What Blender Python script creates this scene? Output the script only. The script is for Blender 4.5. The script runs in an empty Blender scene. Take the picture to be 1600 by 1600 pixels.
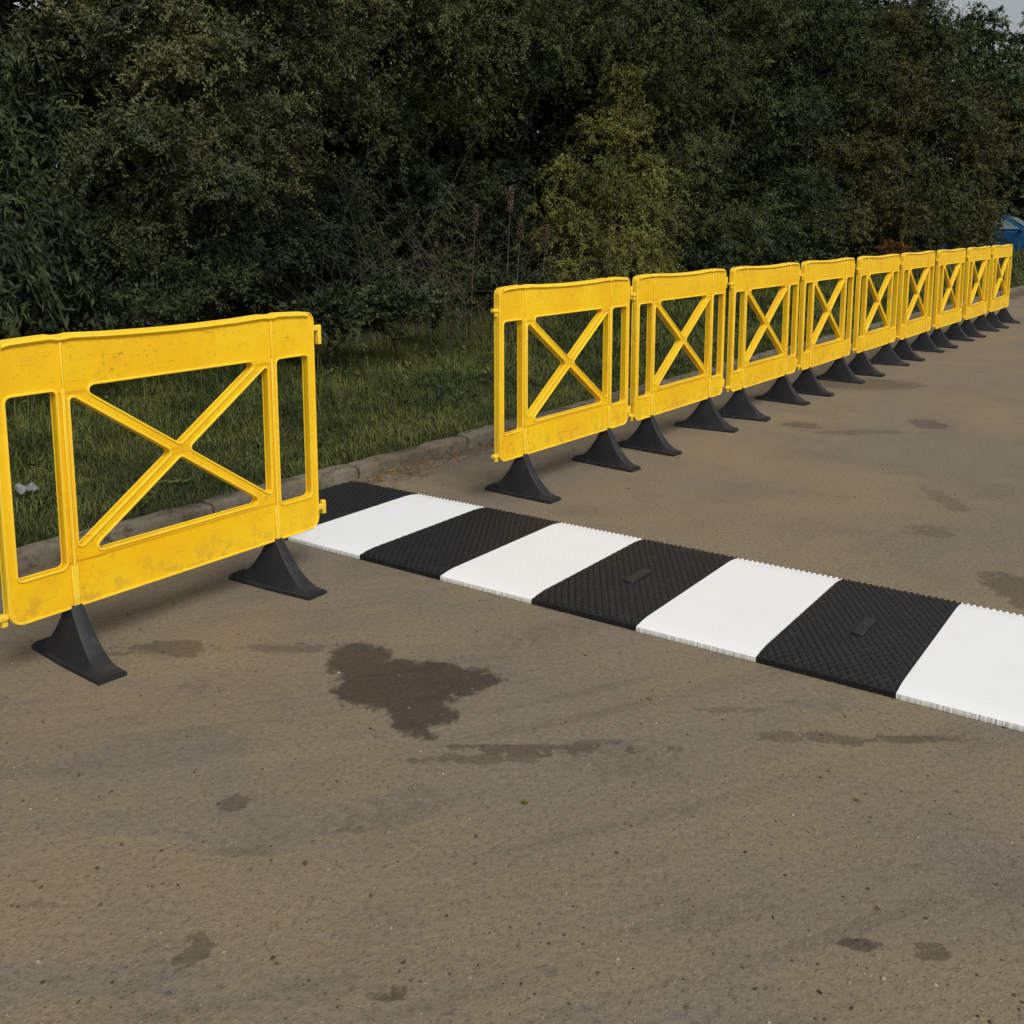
import bpy, bmesh, math, random
import numpy as np
from mathutils import Vector, Matrix
random.seed(7); rng=np.random.default_rng(11)
S=bpy.context.scene; C=S.collection
H=1.32                                   # length unit used for the survey of the site
F=1590.0; CY=588.0; HC=1.360; YC=-.1814; PITCH=math.atan(243/1590.0); sp,cp=math.sin(PITCH),math.cos(PITCH)
CAM=Vector((0,YC,HC))

# ------------------------------------------------------------------ camera
cam=bpy.data.cameras.new('camera'); co=bpy.data.objects.new('camera',cam); C.objects.link(co)
co.location=CAM; co.rotation_euler=(math.pi/2-PITCH,0,0)
cam.sensor_width=36; cam.lens=36*F/1600; cam.shift_y=-(800-CY)/1600; cam.clip_end=2000; cam.clip_start=.05; S.camera=co
S.view_settings.view_transform='Standard'; S.view_settings.look='None'; S.view_settings.exposure=0

def ray(px,py):
    xn=(px-800)/F; yn=(CY-py)/F
    return Vector((xn, cp+yn*sp, -sp+yn*cp))
def gp(px,py,z=0.0):
    d=ray(px,py); t=(z-HC)/d.z
    return CAM+d*t
PHI=math.radians(37); D=Vector((math.sin(PHI),math.cos(PHI),0)); N=Vector((-math.cos(PHI),math.sin(PHI),0))
F1=Vector((.049*H,3.63*H,0))
def hp(px,py,d):
    r=ray(px,py); t=(d*H+(F1-CAM).dot(N))/(r.dot(N)); return CAM+r*t
def rowpt(s,d,z=0.0): 
    p=F1+D*(s*H)+N*(d*H); return Vector((p.x,p.y,z))

# ------------------------------------------------------------------ helpers
def link(o,parent=None):
    C.objects.link(o)
    if parent: o.parent=parent
    return o
def thing(name,label,cat,loc=(0,0,0),rz=0,group=None):
    o=bpy.data.objects.new(name,None); link(o); o.location=loc; o.rotation_euler=(0,0,rz); o.empty_display_size=.1
    tag(o,label,cat,group); return o
def tag(o,label=None,cat=None,group=None,kind=None):
    if label: o['label']=label
    if cat: o['category']=cat
    if group: o['group']=group
    if kind: o['kind']=kind
def mobj(name,me,mat,parent=None):
    o=bpy.data.objects.new(name,me)
    if mat is not None and len(me.materials)==0: me.materials.append(mat)
    return link(o,parent)
def smooth(me,ang=35):
    me.polygons.foreach_set('use_smooth',[True]*len(me.polygons))
    me.set_sharp_from_angle(angle=math.radians(ang))
def from_bm(name,bm,sm=35):
    me=bpy.data.meshes.new(name); bm.normal_update(); bm.to_mesh(me); bm.free()
    if sm: smooth(me,sm)
    return me
def np_mesh(name,V,Fc):
    me=bpy.data.meshes.new(name); V=np.asarray(V,dtype=np.float32); Fc=np.asarray(Fc,dtype=np.int32)
    m,k=Fc.shape
    me.vertices.add(len(V)); me.vertices.foreach_set('co',V.ravel())
    me.loops.add(m*k); me.loops.foreach_set('vertex_index',Fc.ravel())
    me.polygons.add(m); me.polygons.foreach_set('loop_start',np.arange(0,m*k,k,dtype=np.int32))
    me.update(calc_edges=True); return me
class Tubes:
    def __init__(s): s.v=[]; s.f=[]
    def add(s,pts,rad,n=5):
        b=len(s.v)
        for i,p in enumerate(pts):
            p=Vector(p); q=Vector(pts[min(i+1,len(pts)-1)])-Vector(pts[max(i-1,0)])
            if q.length<1e-6: q=Vector((0,0,1))
            q.normalize(); a=q.orthogonal().normalized(); c=q.cross(a)
            for k in range(n):
                t=2*math.pi*k/n; s.v.append(p+(a*math.cos(t)+c*math.sin(t))*rad[i])
        for i in range(len(pts)-1):
            for k in range(n):
                s.f.append((b+i*n+k,b+i*n+(k+1)%n,b+(i+1)*n+(k+1)%n,b+(i+1)*n+k))
    def mesh(s,name):
        me=bpy.data.meshes.new(name); me.from_pydata([tuple(v) for v in s.v],[],s.f)
        me.polygons.foreach_set('use_smooth',[True]*len(me.polygons)); me.update(); return me
def box(bm,x0,x1,y0,y1,z0,z1):
    r=bmesh.ops.create_cube(bm,size=1)['verts']
    for v in r: v.co=Vector(((x0+x1)/2+v.co.x*(x1-x0),(y0+y1)/2+v.co.y*(y1-y0),(z0+z1)/2+v.co.z*(z1-z0)))
    return r

# ------------------------------------------------------------------ node helpers
class NT:
    def __init__(s,name):
        s.m=bpy.data.materials.new(name); s.m.use_nodes=True; s.t=s.m.node_tree; s.t.nodes.clear()
        s.out=s.t.nodes.new('ShaderNodeOutputMaterial')
    def n(s,typ,**k):
        o=s.t.nodes.new(typ)
        for a,b in k.items(): setattr(o,a,b)
        return o
    def set(s,inp,val):
        if isinstance(val,bpy.types.NodeSocket): s.t.links.new(val,inp)
        elif isinstance(val,(tuple,list)) and len(val)==3 and inp.type=='RGBA': inp.default_value=(*val,1)
        else: inp.default_value=val
    def math(s,op,a,b=0.0,c=None,clamp=False):
        o=s.n('ShaderNodeMath',operation=op,use_clamp=clamp); s.set(o.inputs[0],a); s.set(o.inputs[1],b)
        if c is not None: s.set(o.inputs[2],c)
        return o.outputs[0]
    def mix(s,f,a,b,mode='MIX'):
        o=s.n('ShaderNodeMix',data_type='RGBA',blend_type=mode); s.set(o.inputs[0],f); s.set(o.inputs[6],a); s.set(o.inputs[7],b); return o.outputs[2]
    def coord(s): return s.n('ShaderNodeTexCoord').outputs['Object']
    def mapping(s,v,scale=(1,1,1),rot=(0,0,0),loc=(0,0,0)):
        o=s.n('ShaderNodeMapping'); s.set(o.inputs[0],v); o.inputs['Scale'].default_value=scale; o.inputs['Rotation'].default_value=rot; o.inputs['Location'].default_value=loc; return o.outputs[0]
    def noise(s,v,scale,detail=4,rough=.55,dist=0,color=False):
        o=s.n('ShaderNodeTexNoise'); s.set(o.inputs['Vector'],v); o.inputs['Scale'].default_value=scale; o.inputs['Detail'].default_value=detail; o.inputs['Roughness'].default_value=rough; o.inputs['Distortion'].default_value=dist
        return o.outputs['Color' if color else 'Fac']
    def vor(s,v,scale,feat='F1',out='Distance'):
        o=s.n('ShaderNodeTexVoronoi',feature=feat); s.set(o.inputs['Vector'],v); o.inputs['Scale'].default_value=scale; return o.outputs[out]
    def ss(s,v,a,b,lo=0.0,hi=1.0):
        o=s.n('ShaderNodeMapRange',interpolation_type='SMOOTHSTEP'); s.set(o.inputs[0],v); o.inputs[1].default_value=a; o.inputs[2].default_value=b; s.set(o.inputs[3],lo); s.set(o.inputs[4],hi); return o.outputs[0]
    def ramp(s,f,stops):
        o=s.n('ShaderNodeValToRGB'); s.set(o.inputs[0],f); e=o.color_ramp.elements
        while len(e)<len(stops): e.new(.5)
        for i,(p,c) in enumerate(stops): e[i].position=p; e[i].color=(*c,1)
        return o.outputs[0]
    def bump(s,h,strength=.5,dist=.01,nrm=None):
        o=s.n('ShaderNodeBump'); s.set(o.inputs['Height'],h); o.inputs['Strength'].default_value=strength; o.inputs['Distance'].default_value=dist
        if nrm is not None: s.set(o.inputs['Normal'],nrm)
        return o.outputs[0]
    def bsdf(s,col,rough=.6,nrm=None,spec=.4,**k):
        o=s.n('ShaderNodeBsdfPrincipled'); s.set(o.inputs['Base Color'],col); s.set(o.inputs['Roughness'],rough); s.set(o.inputs['Specular IOR Level'],spec)
        if nrm is not None: s.set(o.inputs['Normal'],nrm)
        for a,b in k.items(): s.set(o.inputs[a.replace('_',' ')],b)
        return o.outputs[0]
    def diff(s,col,nrm=None):
        o=s.n('ShaderNodeBsdfDiffuse'); s.set(o.inputs[0],col)
        if nrm is not None: s.set(o.inputs['Normal'],nrm)
        return o.outputs[0]
    def done(s,sh): s.t.links.new(sh,s.out.inputs[0]); return s.m

# ------------------------------------------------------------------ materials
def mat_yellow():
    t=NT('yellow_plastic'); v0=t.coord()
    oi=t.n('ShaderNodeObjectInfo').outputs['Random']
    vv=t.n('ShaderNodeVectorMath',operation='ADD'); t.set(vv.inputs[0],v0)
    cx=t.n('ShaderNodeCombineXYZ'); t.set(cx.inputs[0],t.math('MULTIPLY',oi,37.0)); t.set(vv.inputs[1],cx.outputs[0]); v=vv.outputs[0]
    sz=t.n('ShaderNodeSeparateXYZ'); t.set(sz.inputs[0],v0); Z=sz.outputs[2]
    col=t.mix(t.ss(t.noise(v,3,3),.35,.65),(.88,.505,.004),(.92,.58,.008))
    col=t.mix(t.ss(t.noise(v,4.0,4,.6,1.0),.50,.68,0,.5),col,(.83,.41,.004))
    d1=t.ss(t.noise(v,16,8,.76,1.0),.54,.68)
    d2=t.ss(t.noise(t.mapping(v,(9,9,1.6)),5,6,.75),.56,.72)
    d3=t.ss(t.noise(v,46,6,.8),.58,.66)
    d4=t.math('MAXIMUM',t.ss(t.noise(v,2.6,3,.6),.48,.64),t.math('MULTIPLY',t.ss(Z,.86,.98),.65))
    col=t.mix(t.math('MULTIPLY',t.math('MULTIPLY',d1,d4),.40),col,(.42,.21,.015))
    col=t.mix(t.math('MULTIPLY',d2,.22),col,(.52,.24,.008))
    col=t.mix(t.math('MULTIPLY',t.math('MULTIPLY',d3,d4),.7),col,(.14,.08,.025))
    sc=t.ss(t.noise(t.mapping(v,(3,3,40),rot=(.2,.3,0)),3,4,.7),.64,.68,0,.45)
    col=t.mix(sc,col,(.24,.13,.02))
    sc=t.ss(t.noise(t.mapping(v,(30,30,2),rot=(.1,.25,0)),3,4,.7),.66,.70,0,.35)
    col=t.mix(sc,col,(.28,.15,.02))
    col=t.mix(t.math('MULTIPLY',t.ss(Z,.34,.22),t.ss(t.noise(v,20,6,.75),.48,.62,0,.4)),col,(.34,.18,.04))
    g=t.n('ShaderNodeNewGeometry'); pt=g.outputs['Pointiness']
    col=t.mix(t.ss(pt,.52,.60,0,.5),col,(.97,.74,.08))  # edge highlight painted as lighter yellow on convex edges, partly wear
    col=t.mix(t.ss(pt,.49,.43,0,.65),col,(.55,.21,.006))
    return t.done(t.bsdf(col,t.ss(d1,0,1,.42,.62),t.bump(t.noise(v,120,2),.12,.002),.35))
def mat_rubber(name,c=(.018,.019,.022),rough=.62,k=1.0,spec=.35):
    t=NT(name); v=t.coord()
    n=t.noise(v,14,6,.7)
    col=t.mix(t.ss(n,.48,.72,0,k),c,(c[0]*2.3+.008,c[1]*2.1+.008,c[2]*1.8+.006))
    return t.done(t.bsdf(col,rough,t.bump(t.noise(v,160,2),.3,.002),spec))
def mat_white():
    t=NT('white_rubber'); v=t.coord()
    n=t.noise(v,6,6,.7); n2=t.noise(v,45,5,.75)
    col=t.mix(t.ss(n,.5,.8,0,.4),(.84,.85,.84),(.72,.73,.69))
    col=t.mix(t.ss(n2,.66,.75,0,.35),col,(.50,.48,.42))
    g=t.n('ShaderNodeSeparateXYZ'); t.set(g.inputs[0],v)
    col=t.mix(t.ss(g.outputs[2],.012,.002,0,.5),col,(.45,.50,.40))
    return t.done(t.bsdf(col,.6,None,.3))
STAINS=[(632,1060,98,30,.84,.5),(600,1076,72,28,.84,.5),(660,1100,52,46,.84,.5),(725,1064,60,20,.84,.6),(562,1030,44,28,.82,.55),
  (1390,1156,160,8,.55,1.2),(1250,1150,50,8,.4,1.2),(860,1170,165,8,.55,1.3),(730,1190,90,6,.42,1.3),(960,1160,60,5,.4,1.2),(1345,1475,36,14,.7,.6),(1452,1487,30,13,.55,1.1),(300,1485,28,28,.5,1.3),(615,1550,46,14,.65,.9),
  (362,1255,22,14,.45,1.0),(1452,663,28,8,.5,.8),(1250,664,30,5,.5,.9),(1340,675,70,4,.35,1.0),(1480,783,20,20,.3,1.1),(265,1015,75,13,.5,1.1),(450,1012,70,8,.4,1.1),(1595,925,40,30,.5,.7),
  (1350,600,80,9,.5,.7),(700,1582,20,9,.45,.8),(545,1296,70,6,.35,1.2),(990,1385,70,6,.22,1.2),(100,1410,100,7,.25,1.2),(1150,1110,60,5,.3,1.2),(1450,830,34,10,.3,1.2),(390,1330,70,9,.22,1.2),(770,1300,9,5,.4,.8),(1210,1330,8,4,.35,.8),(365,1530,10,8,.5,.6),(1520,1280,16,4,.35,.8)]
def mat_road():
    t=NT('dusty_asphalt'); v=t.coord()
    sx=t.n('ShaderNodeSeparateXYZ'); t.set(sx.inputs[0],v); X,Y=sx.outputs[0],sx.outputs[1]
    a=t.noise(v,.55,3,.6,.6); b=t.noise(v,2.6,6,.65,.4); fine=t.noise(v,60,5,.75); f2=t.noise(v,260,1,.7)
    col=t.mix(t.ss(a,.33,.68),(.176,.138,.087),(.157,.135,.101))
    col=t.mix(t.ss(b,.45,.75,0,.55),col,(.120,.101,.074))
    col=t.mix(t.ss(a,.55,.35,0,.4),col,(.208,.170,.113))
    gy=t.math('MULTIPLY',t.ss(t.noise(t.mapping(v,(1,2.0,1),loc=(3.3,1.7,0)),1.3,5,.65,.6),.50,.66,0,.50),t.ss(Y,4.6,2.4))
    col=t.mix(gy,col,(.118,.112,.102))
    r=t.math('SQRT',t.math('ADD',t.math('POWER',t.math('SUBTRACT',X,-2.6),2.0),t.math('POWER',t.math('SUBTRACT',Y,9.0),2.0)))
    cv=t.n('ShaderNodeCombineXYZ'); t.set(cv.inputs[0],t.math('MULTIPLY',r,13.0)); t.set(cv.inputs[1],t.math('MULTIPLY',X,.6))
    tr=t.noise(cv.outputs[0],1.0,5,.68)
    low=t.ss(Y,5.0,2.6,.10,.60)
    col=t.mix(t.math('MULTIPLY',t.math('MULTIPLY',t.ss(tr,.50,.66),t.ss(a,.38,.58,.0,.75)),low),col,(.098,.084,.066))
    col=t.mix(t.math('MULTIPLY',t.ss(tr,.45,.34,0,.35),low),col,(.216,.180,.126))
    ang=t.math('ARCTAN2',t.math('SUBTRACT',Y,9.0),t.math('SUBTRACT',X,-2.6))
    for rc,wd,am in ((6.55,.085,.22),(5.35,.10,.18),(7.35,.09,.25)):
        dr_=t.math('ABSOLUTE',t.math('SUBTRACT',r,rc)); band=t.ss(dr_,wd,wd*.6)
        blk=t.math('SINE',t.math('ADD',t.math('MULTIPLY',ang,rc*90.0),t.math('MULTIPLY',dr_,60.0)))
        f=t.math('MULTIPLY',t.math('MULTIPLY',band,t.ss(blk,-.2,.4)),t.ss(b,.45,.58,0,am))
        col=t.mix(f,col,(.084,.070,.054))
    fl=t.math('MULTIPLY',t.ss(t.noise(t.mapping(v,(1,1.6,1)),6.5,6,.75),.60,.66,0,.5),t.ss(b,.40,.6))
    col=t.mix(fl,col,(.078,.066,.051))
    col=t.mix(t.ss(fine,.32,.70,0,.65),col,t.mix(1.0,col,(1.6,1.55,1.47),'MULTIPLY'))
    col=t.mix(t.ss(fine,.46,.30,0,.45),col,(.080,.067,.052))
    col=t.mix(t.ss(f2,.42,.22,0,.5),col,(.066,.056,.044))
    vs=t.vor(v,95); vc=t.vor(v,95,out='Color'); vsep=t.n('ShaderNodeSeparateColor'); t.set(vsep.inputs[0],vc)
    col=t.mix(t.math('MULTIPLY',t.ss(vs,.36,.2),t.ss(vsep.outputs[0],.94,.96,0,.45)),col,(.33,.29,.22))
    col=t.mix(t.math('MULTIPLY',t.ss(vs,.42,.22),t.ss(vsep.outputs[1],.91,.94,0,.4)),col,(.065,.054,.042))
    at=t.n('ShaderNodeAttribute',attribute_name='damp'); sf=t.n('ShaderNodeSeparateColor'); t.set(sf.inputs[0],at.outputs['Color'])
    w2=t.noise(v,12.0,9,.72)
    edge=t.math('ADD',t.math('SUBTRACT',w2,.5),t.math('MULTIPLY',t.math('SUBTRACT',b,.5),.3))
    rr=t.math('ADD',t.math('MULTIPLY',sf.outputs[0],4.0),t.math('MULTIPLY',t.math('MULTIPLY',edge,sf.outputs[2]),14.0))
    st=t.math('MULTIPLY',t.ss(rr,1.35,.80),sf.outputs[1])
    col=t.mix(st,col,t.mix(1.0,col,(.24,.23,.245),'MULTIPLY'))
    dn=t.math('ADD',t.math('MULTIPLY',t.math('SUBTRACT',X,F1.x),N.x),t.math('MULTIPLY',t.math('SUBTRACT',Y,F1.y),N.y))
    gut=t.ss(t.math('ADD',dn,t.math('MULTIPLY',t.math('SUBTRACT',b,.5),.8)),.52*H,.70*H,0,.75)
    col=t.mix(gut,col,(.075,.055,.034))
    nr=t.bump(t.math('ADD',fine,t.math('MULTIPLY',t.ss(vs,.45,.15),.4)),.55,.004)
    return t.done(t.bsdf(col,t.ss(st,0,1,.88,.6),nr,.3))
def mat_concrete():
    t=NT('kerb_concrete'); v=t.coord()
    col=t.mix(t.ss(t.noise(v,2.5,6,.65),.35,.7),(.190,.165,.122),(.105,.092,.062))
    col=t.mix(t.ss(t.noise(v,11,7,.75),.48,.66,0,.85),col,(.055,.048,.026))
    col=t.mix(t.ss(t.noise(v,50,4,.7),.6,.75,0,.5),col,(.26,.24,.19))
    return t.done(t.bsdf(col,.9,t.bump(t.noise(v,45,5,.75),.8,.008),.25))
def mat_soil():
    t=NT('verge_soil'); v=t.coord()
    col=t.mix(t.ss(t.noise(v,1.5,5,.65),.35,.7),(.034,.045,.016),(.054,.048,.026))
    col=t.mix(t.ss(t.noise(v,30,4,.7),.45,.7,0,.7),col,(.020,.024,.009))
    return t.done(t.diff(col))
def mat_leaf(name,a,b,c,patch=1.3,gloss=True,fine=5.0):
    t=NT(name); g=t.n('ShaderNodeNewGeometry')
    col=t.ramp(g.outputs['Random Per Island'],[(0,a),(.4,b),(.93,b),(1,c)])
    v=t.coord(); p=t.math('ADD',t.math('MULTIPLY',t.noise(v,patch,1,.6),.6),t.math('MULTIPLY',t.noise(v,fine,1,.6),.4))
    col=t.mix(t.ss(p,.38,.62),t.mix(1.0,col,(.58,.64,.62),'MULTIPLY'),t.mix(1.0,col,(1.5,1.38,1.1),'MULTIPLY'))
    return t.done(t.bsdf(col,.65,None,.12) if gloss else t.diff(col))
def mat_plain(name,col,rough=.6,spec=.3,**k):
    t=NT(name); v=t.coord(); c2=tuple(x*.7 for x in col)
    return t.done(t.bsdf(t.mix(t.ss(t.noise(v,9,4,.7),.35,.7),col,c2),rough,None,spec,**k))
M_Y=mat_yellow(); M_R=mat_rubber('black_rubber_foot',(.018,.019,.022)); M_B=mat_rubber('black_rubber_mat',(.012,.012,.013),.5,.35,.35); M_W=mat_white(); M_PL=mat_rubber('grey_rubber_plate',(.018,.019,.021),.5,.4)
M_ROAD=mat_road(); M_K=mat_concrete(); M_SOIL=mat_soil()
M_BARK=mat_plain('bark',(.030,.026,.020),.9); M_TWIG=mat_plain('dry_twig',(.105,.088,.066),.9); M_RUST=mat_plain('rusty_seed',(.12,.085,.06),.9)

# ------------------------------------------------------------------ world and sun
w=bpy.data.worlds.new('World'); S.world=w; w.use_nodes=True; nt=w.node_tree
sky=nt.nodes.new('ShaderNodeTexSky'); sky.sky_type='NISHITA'; sky.sun_disc=False; sky.dust_density=4; sky.air_density=1.2
EL,AZ=math.radians(47),math.radians(150)
sky.sun_elevation=EL; sky.sun_rotation=AZ
hs=nt.nodes.new('ShaderNodeHueSaturation'); hs.inputs['Saturation'].default_value=.30
bg=nt.nodes['Background']; nt.links.new(sky.outputs[0],hs.inputs['Color']); nt.links.new(hs.outputs[0],bg.inputs[0]); bg.inputs[1].default_value=.108
sl=bpy.data.lights.new('sun','SUN'); sl.energy=1.7; sl.angle=math.radians(20); sl.color=(1,.965,.90)
so=bpy.data.objects.new('sun',sl); link(so)
sd=Vector((math.sin(AZ)*math.cos(EL),math.cos(AZ)*math.cos(EL),math.sin(EL)))
so.rotation_euler=sd.to_track_quat('Z','Y').to_euler()

# ------------------------------------------------------------------ setting
me=bpy.data.meshes.new('ground'); me.from_pydata([(-700,-500,-.01),(700,-500,-.01),(700,900,-.01),(-700,900,-.01)],[],[(0,1,2,3)]); o=mobj('ground',me,M_SOIL); tag(o,kind='structure')
gx=np.concatenate([[-25,-12,-6],np.arange(-3.5,6.5,.035),[8,12,20,40,70,110]]); gy=np.concatenate([[-25,-8,-2],np.arange(.8,9.5,.035),[11,14,20,35,60,110]])
GX,GY=np.meshgrid(gx,gy,indexing='ij'); best=np.full(GX.shape,9.0); kk=np.zeros(GX.shape); rg=np.ones(GX.shape)
for (px,py,rx,ry,k,rag) in STAINS:
    c=gp(px,py); ax=(gp(px+rx,py)-gp(px-rx,py)).length/2; ay=abs(gp(px,py-ry).y-gp(px,py+ry).y)/2
    rr=((GX-c.x)/ax)**2+((GY-c.y)/ay)**2; mk=rr<best; best[mk]=rr[mk]; kk[mk]=k; rg[mk]=rag
V=np.stack([GX,GY,np.zeros(GX.shape)],-1).reshape(-1,3); idx=np.arange(GX.size).reshape(GX.shape)
Fq=np.stack([idx[:-1,:-1],idx[1:,:-1],idx[1:,1:],idx[:-1,1:]],-1).reshape(-1,4); me=np_mesh('road',V,Fq)
ca=me.attributes.new('damp','FLOAT_COLOR','POINT'); colr=np.stack([best.ravel()/4,kk.ravel(),rg.ravel()*.5,np.ones(GX.size)],-1).astype(np.float32); ca.data.foreach_set('color',colr.ravel())
o=mobj('road',me,M_ROAD); tag(o,kind='structure')
KP=[(-12,.76),(-6,.75),(-3,.73),(-1.5,.69),(-.4,.665),(.8,.67),(2.2,.71),(4,.75),(8,.80),(14,.86),(20,.92),(26,1.0),(34,1.1)]
def koff(s):
    for (a,x),(b,y) in zip(KP,KP[1:]):
        if a<=s<=b: 
            u=(s-a)/(b-a); return x+(y-x)*u
    return KP[-1][1]
KH=.074
def gz(d): return .062+min(max(d-1.0,0),3)*.03
bm=bmesh.new(); s=-12.0; st=.915/H
while s<33:
    a,b=rowpt(s,koff(s)),rowpt(s+st-.008,koff(s+st))
    e=(b-a).normalized(); n=Vector((-e.y,e.x,0)); zt=KH+random.uniform(-.006,.006); sh=random.uniform(-.006,.006)
    prof=[(0,-.03),(0,zt-.020),(.004,zt-.009),(.012,zt-.002),(.022,zt),(.092,zt+.001),(.095,zt-.01),(.095,-.03)]
    rings=[]; K=17
    for j in range(K):
        c=a.lerp(b,j/(K-1)); end=(j in (0,K-1))
        rings.append([bm.verts.new(c+n*(o+sh+random.uniform(-.004,.004)+(.004 if end and o<.05 else 0))+Vector((0,0,z-(.007 if end and z>0 else 0)+random.uniform(-.003,.003)))) for o,z in prof])
    for j in range(K-1):
        for k in range(len(prof)-1): bm.faces.new((rings[j][k],rings[j+1][k],rings[j+1][k+1],rings[j][k+1]))
    bm.faces.new(rings[0]); bm.faces.new(rings[-1][::-1]); s+=st
bmesh.ops.recalc_face_normals(bm,faces=bm.faces)
o=mobj('kerb',from_bm('kerb',bm,60),M_K); tag(o,kind='structure')
V=[];Fc=[]; ss_=np.linspace(-12,34,150); offs=[0,.05,.2,.5,.9,1.4,2,2.8,3.6,4.5,6,9,14,25]
for i,s in enumerate(ss_):
    for j,o_ in enumerate(offs):
        p=rowpt(s,koff(s)+.090/H+o_); z=gz(koff(s)+.09+o_)+(rng.normal()*.012 if j>1 else 0); V.append((p.x,p.y,z))
nO=len(offs)
for i in range(len(ss_)-1):
    for j in range(nO-1): a=i*nO+j; Fc.append((a,a+nO,a+nO+1,a+1))
me=np_mesh('grass_verge',V,Fc); smooth(me,80); o=mobj('grass_verge',me,M_SOIL); tag(o,kind='structure')
V=[];Fc=[]
for i in range(30):
    for j in range(8):
        x=8+i*2.6; y=44+j*4-(i*.25); z=[-.05,.4,.9,1.3,1.6,1.8,1.9,2.0][j]+rng.normal()*.06; V.append((x,y,z))
for i in range(29):
    for j in range(7): a=i*8+j; Fc.append((a,a+8,a+9,a+1))
M_BANK=mat_plain('bank_grass',(.14,.15,.035),.95)
me=np_mesh('grass_bank',V,Fc); smooth(me,80); o=mobj('grass_bank',me,M_BANK); tag(o,kind='structure')

# ------------------------------------------------------------------ grass and weeds
def blades(n,s_rng,d_rng,hmin,hmax,wd):
    s=rng.uniform(*s_rng,n); u=rng.random(n); d=d_rng[0]+(d_rng[1]-d_rng[0])*u
    ko=np.interp(s,[k[0] for k in KP],[k[1] for k in KP])+.064; d=ko+d
    cl=np.sin(s*6.3+np.sin(d*5)*2+np.sin(s*2.1)*3)*np.sin(d*7+np.cos(s*3.7)*2)*.35+np.sin(s*1.7+d*2)*np.sin(d*3.1-s*1.2)*.6
    x=F1.x+D.x*s*H+N.x*d*H; y=F1.y+D.y*s*H+N.y*d*H; z=np.array([gz(k) for k in d])-.01
    hgt=rng.uniform(hmin,hmax,n)*(1+.6*cl)
    tall=rng.random(n)<.035; hgt[tall]*=2.1
    edge=np.clip((d-ko)/.10,.7,1); hgt=hgt*edge
    hgt*=1+1.8*np.clip((d-ko-.7)/1.1,0,1)
    a=rng.uniform(0,2*np.pi,n); ln=rng.uniform(.2,1.4,n)*hgt
    dx,dy=np.cos(a),np.sin(a); wx,wy=-dy*wd/2,dx*wd/2
    b=np.stack([x,y,z],1); w_=np.stack([wx,wy,np.zeros(n)],1)
    m=b+np.stack([dx*ln*.35,dy*ln*.35,hgt*.6],1); tpt=b+np.stack([dx*ln,dy*ln,hgt*(.95-.5*rng.random(n))],1)
    V=np.stack([b-w_,b+w_,m+w_*.8,m-w_*.8,tpt],1).reshape(-1,3); i=np.arange(n)[:,None]*5
    F3=np.concatenate([i+np.array([[0,1,2]]),i+np.array([[0,2,3]]),i+np.array([[3,2,4]])],0)
    return V,F3
parts=[blades(165000,(-4.5,3),(0,2.4),.025,.075,.0038),blades(60000,(3,12),(0,2.4),.045,.095,.007),blades(18000,(12,30),(0,2.4),.06,.12,.018)]
off=0;VV=[];FF=[]
for v_,f_ in parts: VV.append(v_);FF.append(f_+off);off+=len(v_)
me=np_mesh('grass',np.concatenate(VV),np.concatenate(FF))
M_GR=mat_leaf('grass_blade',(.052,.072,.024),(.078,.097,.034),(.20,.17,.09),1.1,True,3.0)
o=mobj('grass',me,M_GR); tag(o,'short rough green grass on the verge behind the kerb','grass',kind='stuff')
def leaf_quads(P,Dr,L,Wd,nrm=None,jit=.45):
    n=len(P); Dr=Dr/np.linalg.norm(Dr,axis=1,keepdims=True); r=rng.normal(size=(n,3)) if nrm is None else nrm+rng.normal(size=(n,3))*jit
    b=np.cross(Dr,r); b/=np.linalg.norm(b,axis=1,keepdims=True)+1e-9
    L=L[:,None]; Wd=Wd[:,None]
    V=np.stack([P,P+Dr*L*.45+b*Wd*.5,P+Dr*L,P+Dr*L*.45-b*Wd*.5],1).reshape(-1,3); Fq=np.arange(n*4).reshape(-1,4); return V,Fq
nr_=900; s=rng.uniform(-4.5,10,nr_); d=np.interp(s,[k[0] for k in KP],[k[1] for k in KP])+.12+2.3*rng.random(nr_)**.55
cnt=rng.integers(6,16,nr_); ix=np.repeat(np.arange(nr_),cnt); m_=len(ix); hh=rng.uniform(.03,.13,nr_)*(.5+.5*np.clip(d-1,0,2))
a=rng.uniform(0,6.28,m_); x=F1.x+D.x*s*H+N.x*d*H; y=F1.y+D.y*s*H+N.y*d*H; z=np.array([gz(k) for k in d])
P=np.stack([x[ix]+rng.normal(size=m_)*.015,y[ix]+rng.normal(size=m_)*.015,z[ix]+hh[ix]*rng.random(m_)],1); Dv=np.stack([np.cos(a),np.sin(a),rng.uniform(-.1,.7,m_)],1); up=np.zeros((m_,3)); up[:,2]=1
v_,f_=leaf_quads(P,Dv,rng.uniform(.03,.075,m_),rng.uniform(.014,.032,m_),up,.2)
o=mobj('verge_weeds',np_mesh('verge_weeds',v_,f_),mat_leaf('weed_leaf',(.038,.058,.022),(.058,.080,.030),(.11,.11,.045))); tag(o,'broad leafed weeds growing among the verge grass','weeds',kind='stuff')

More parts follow.
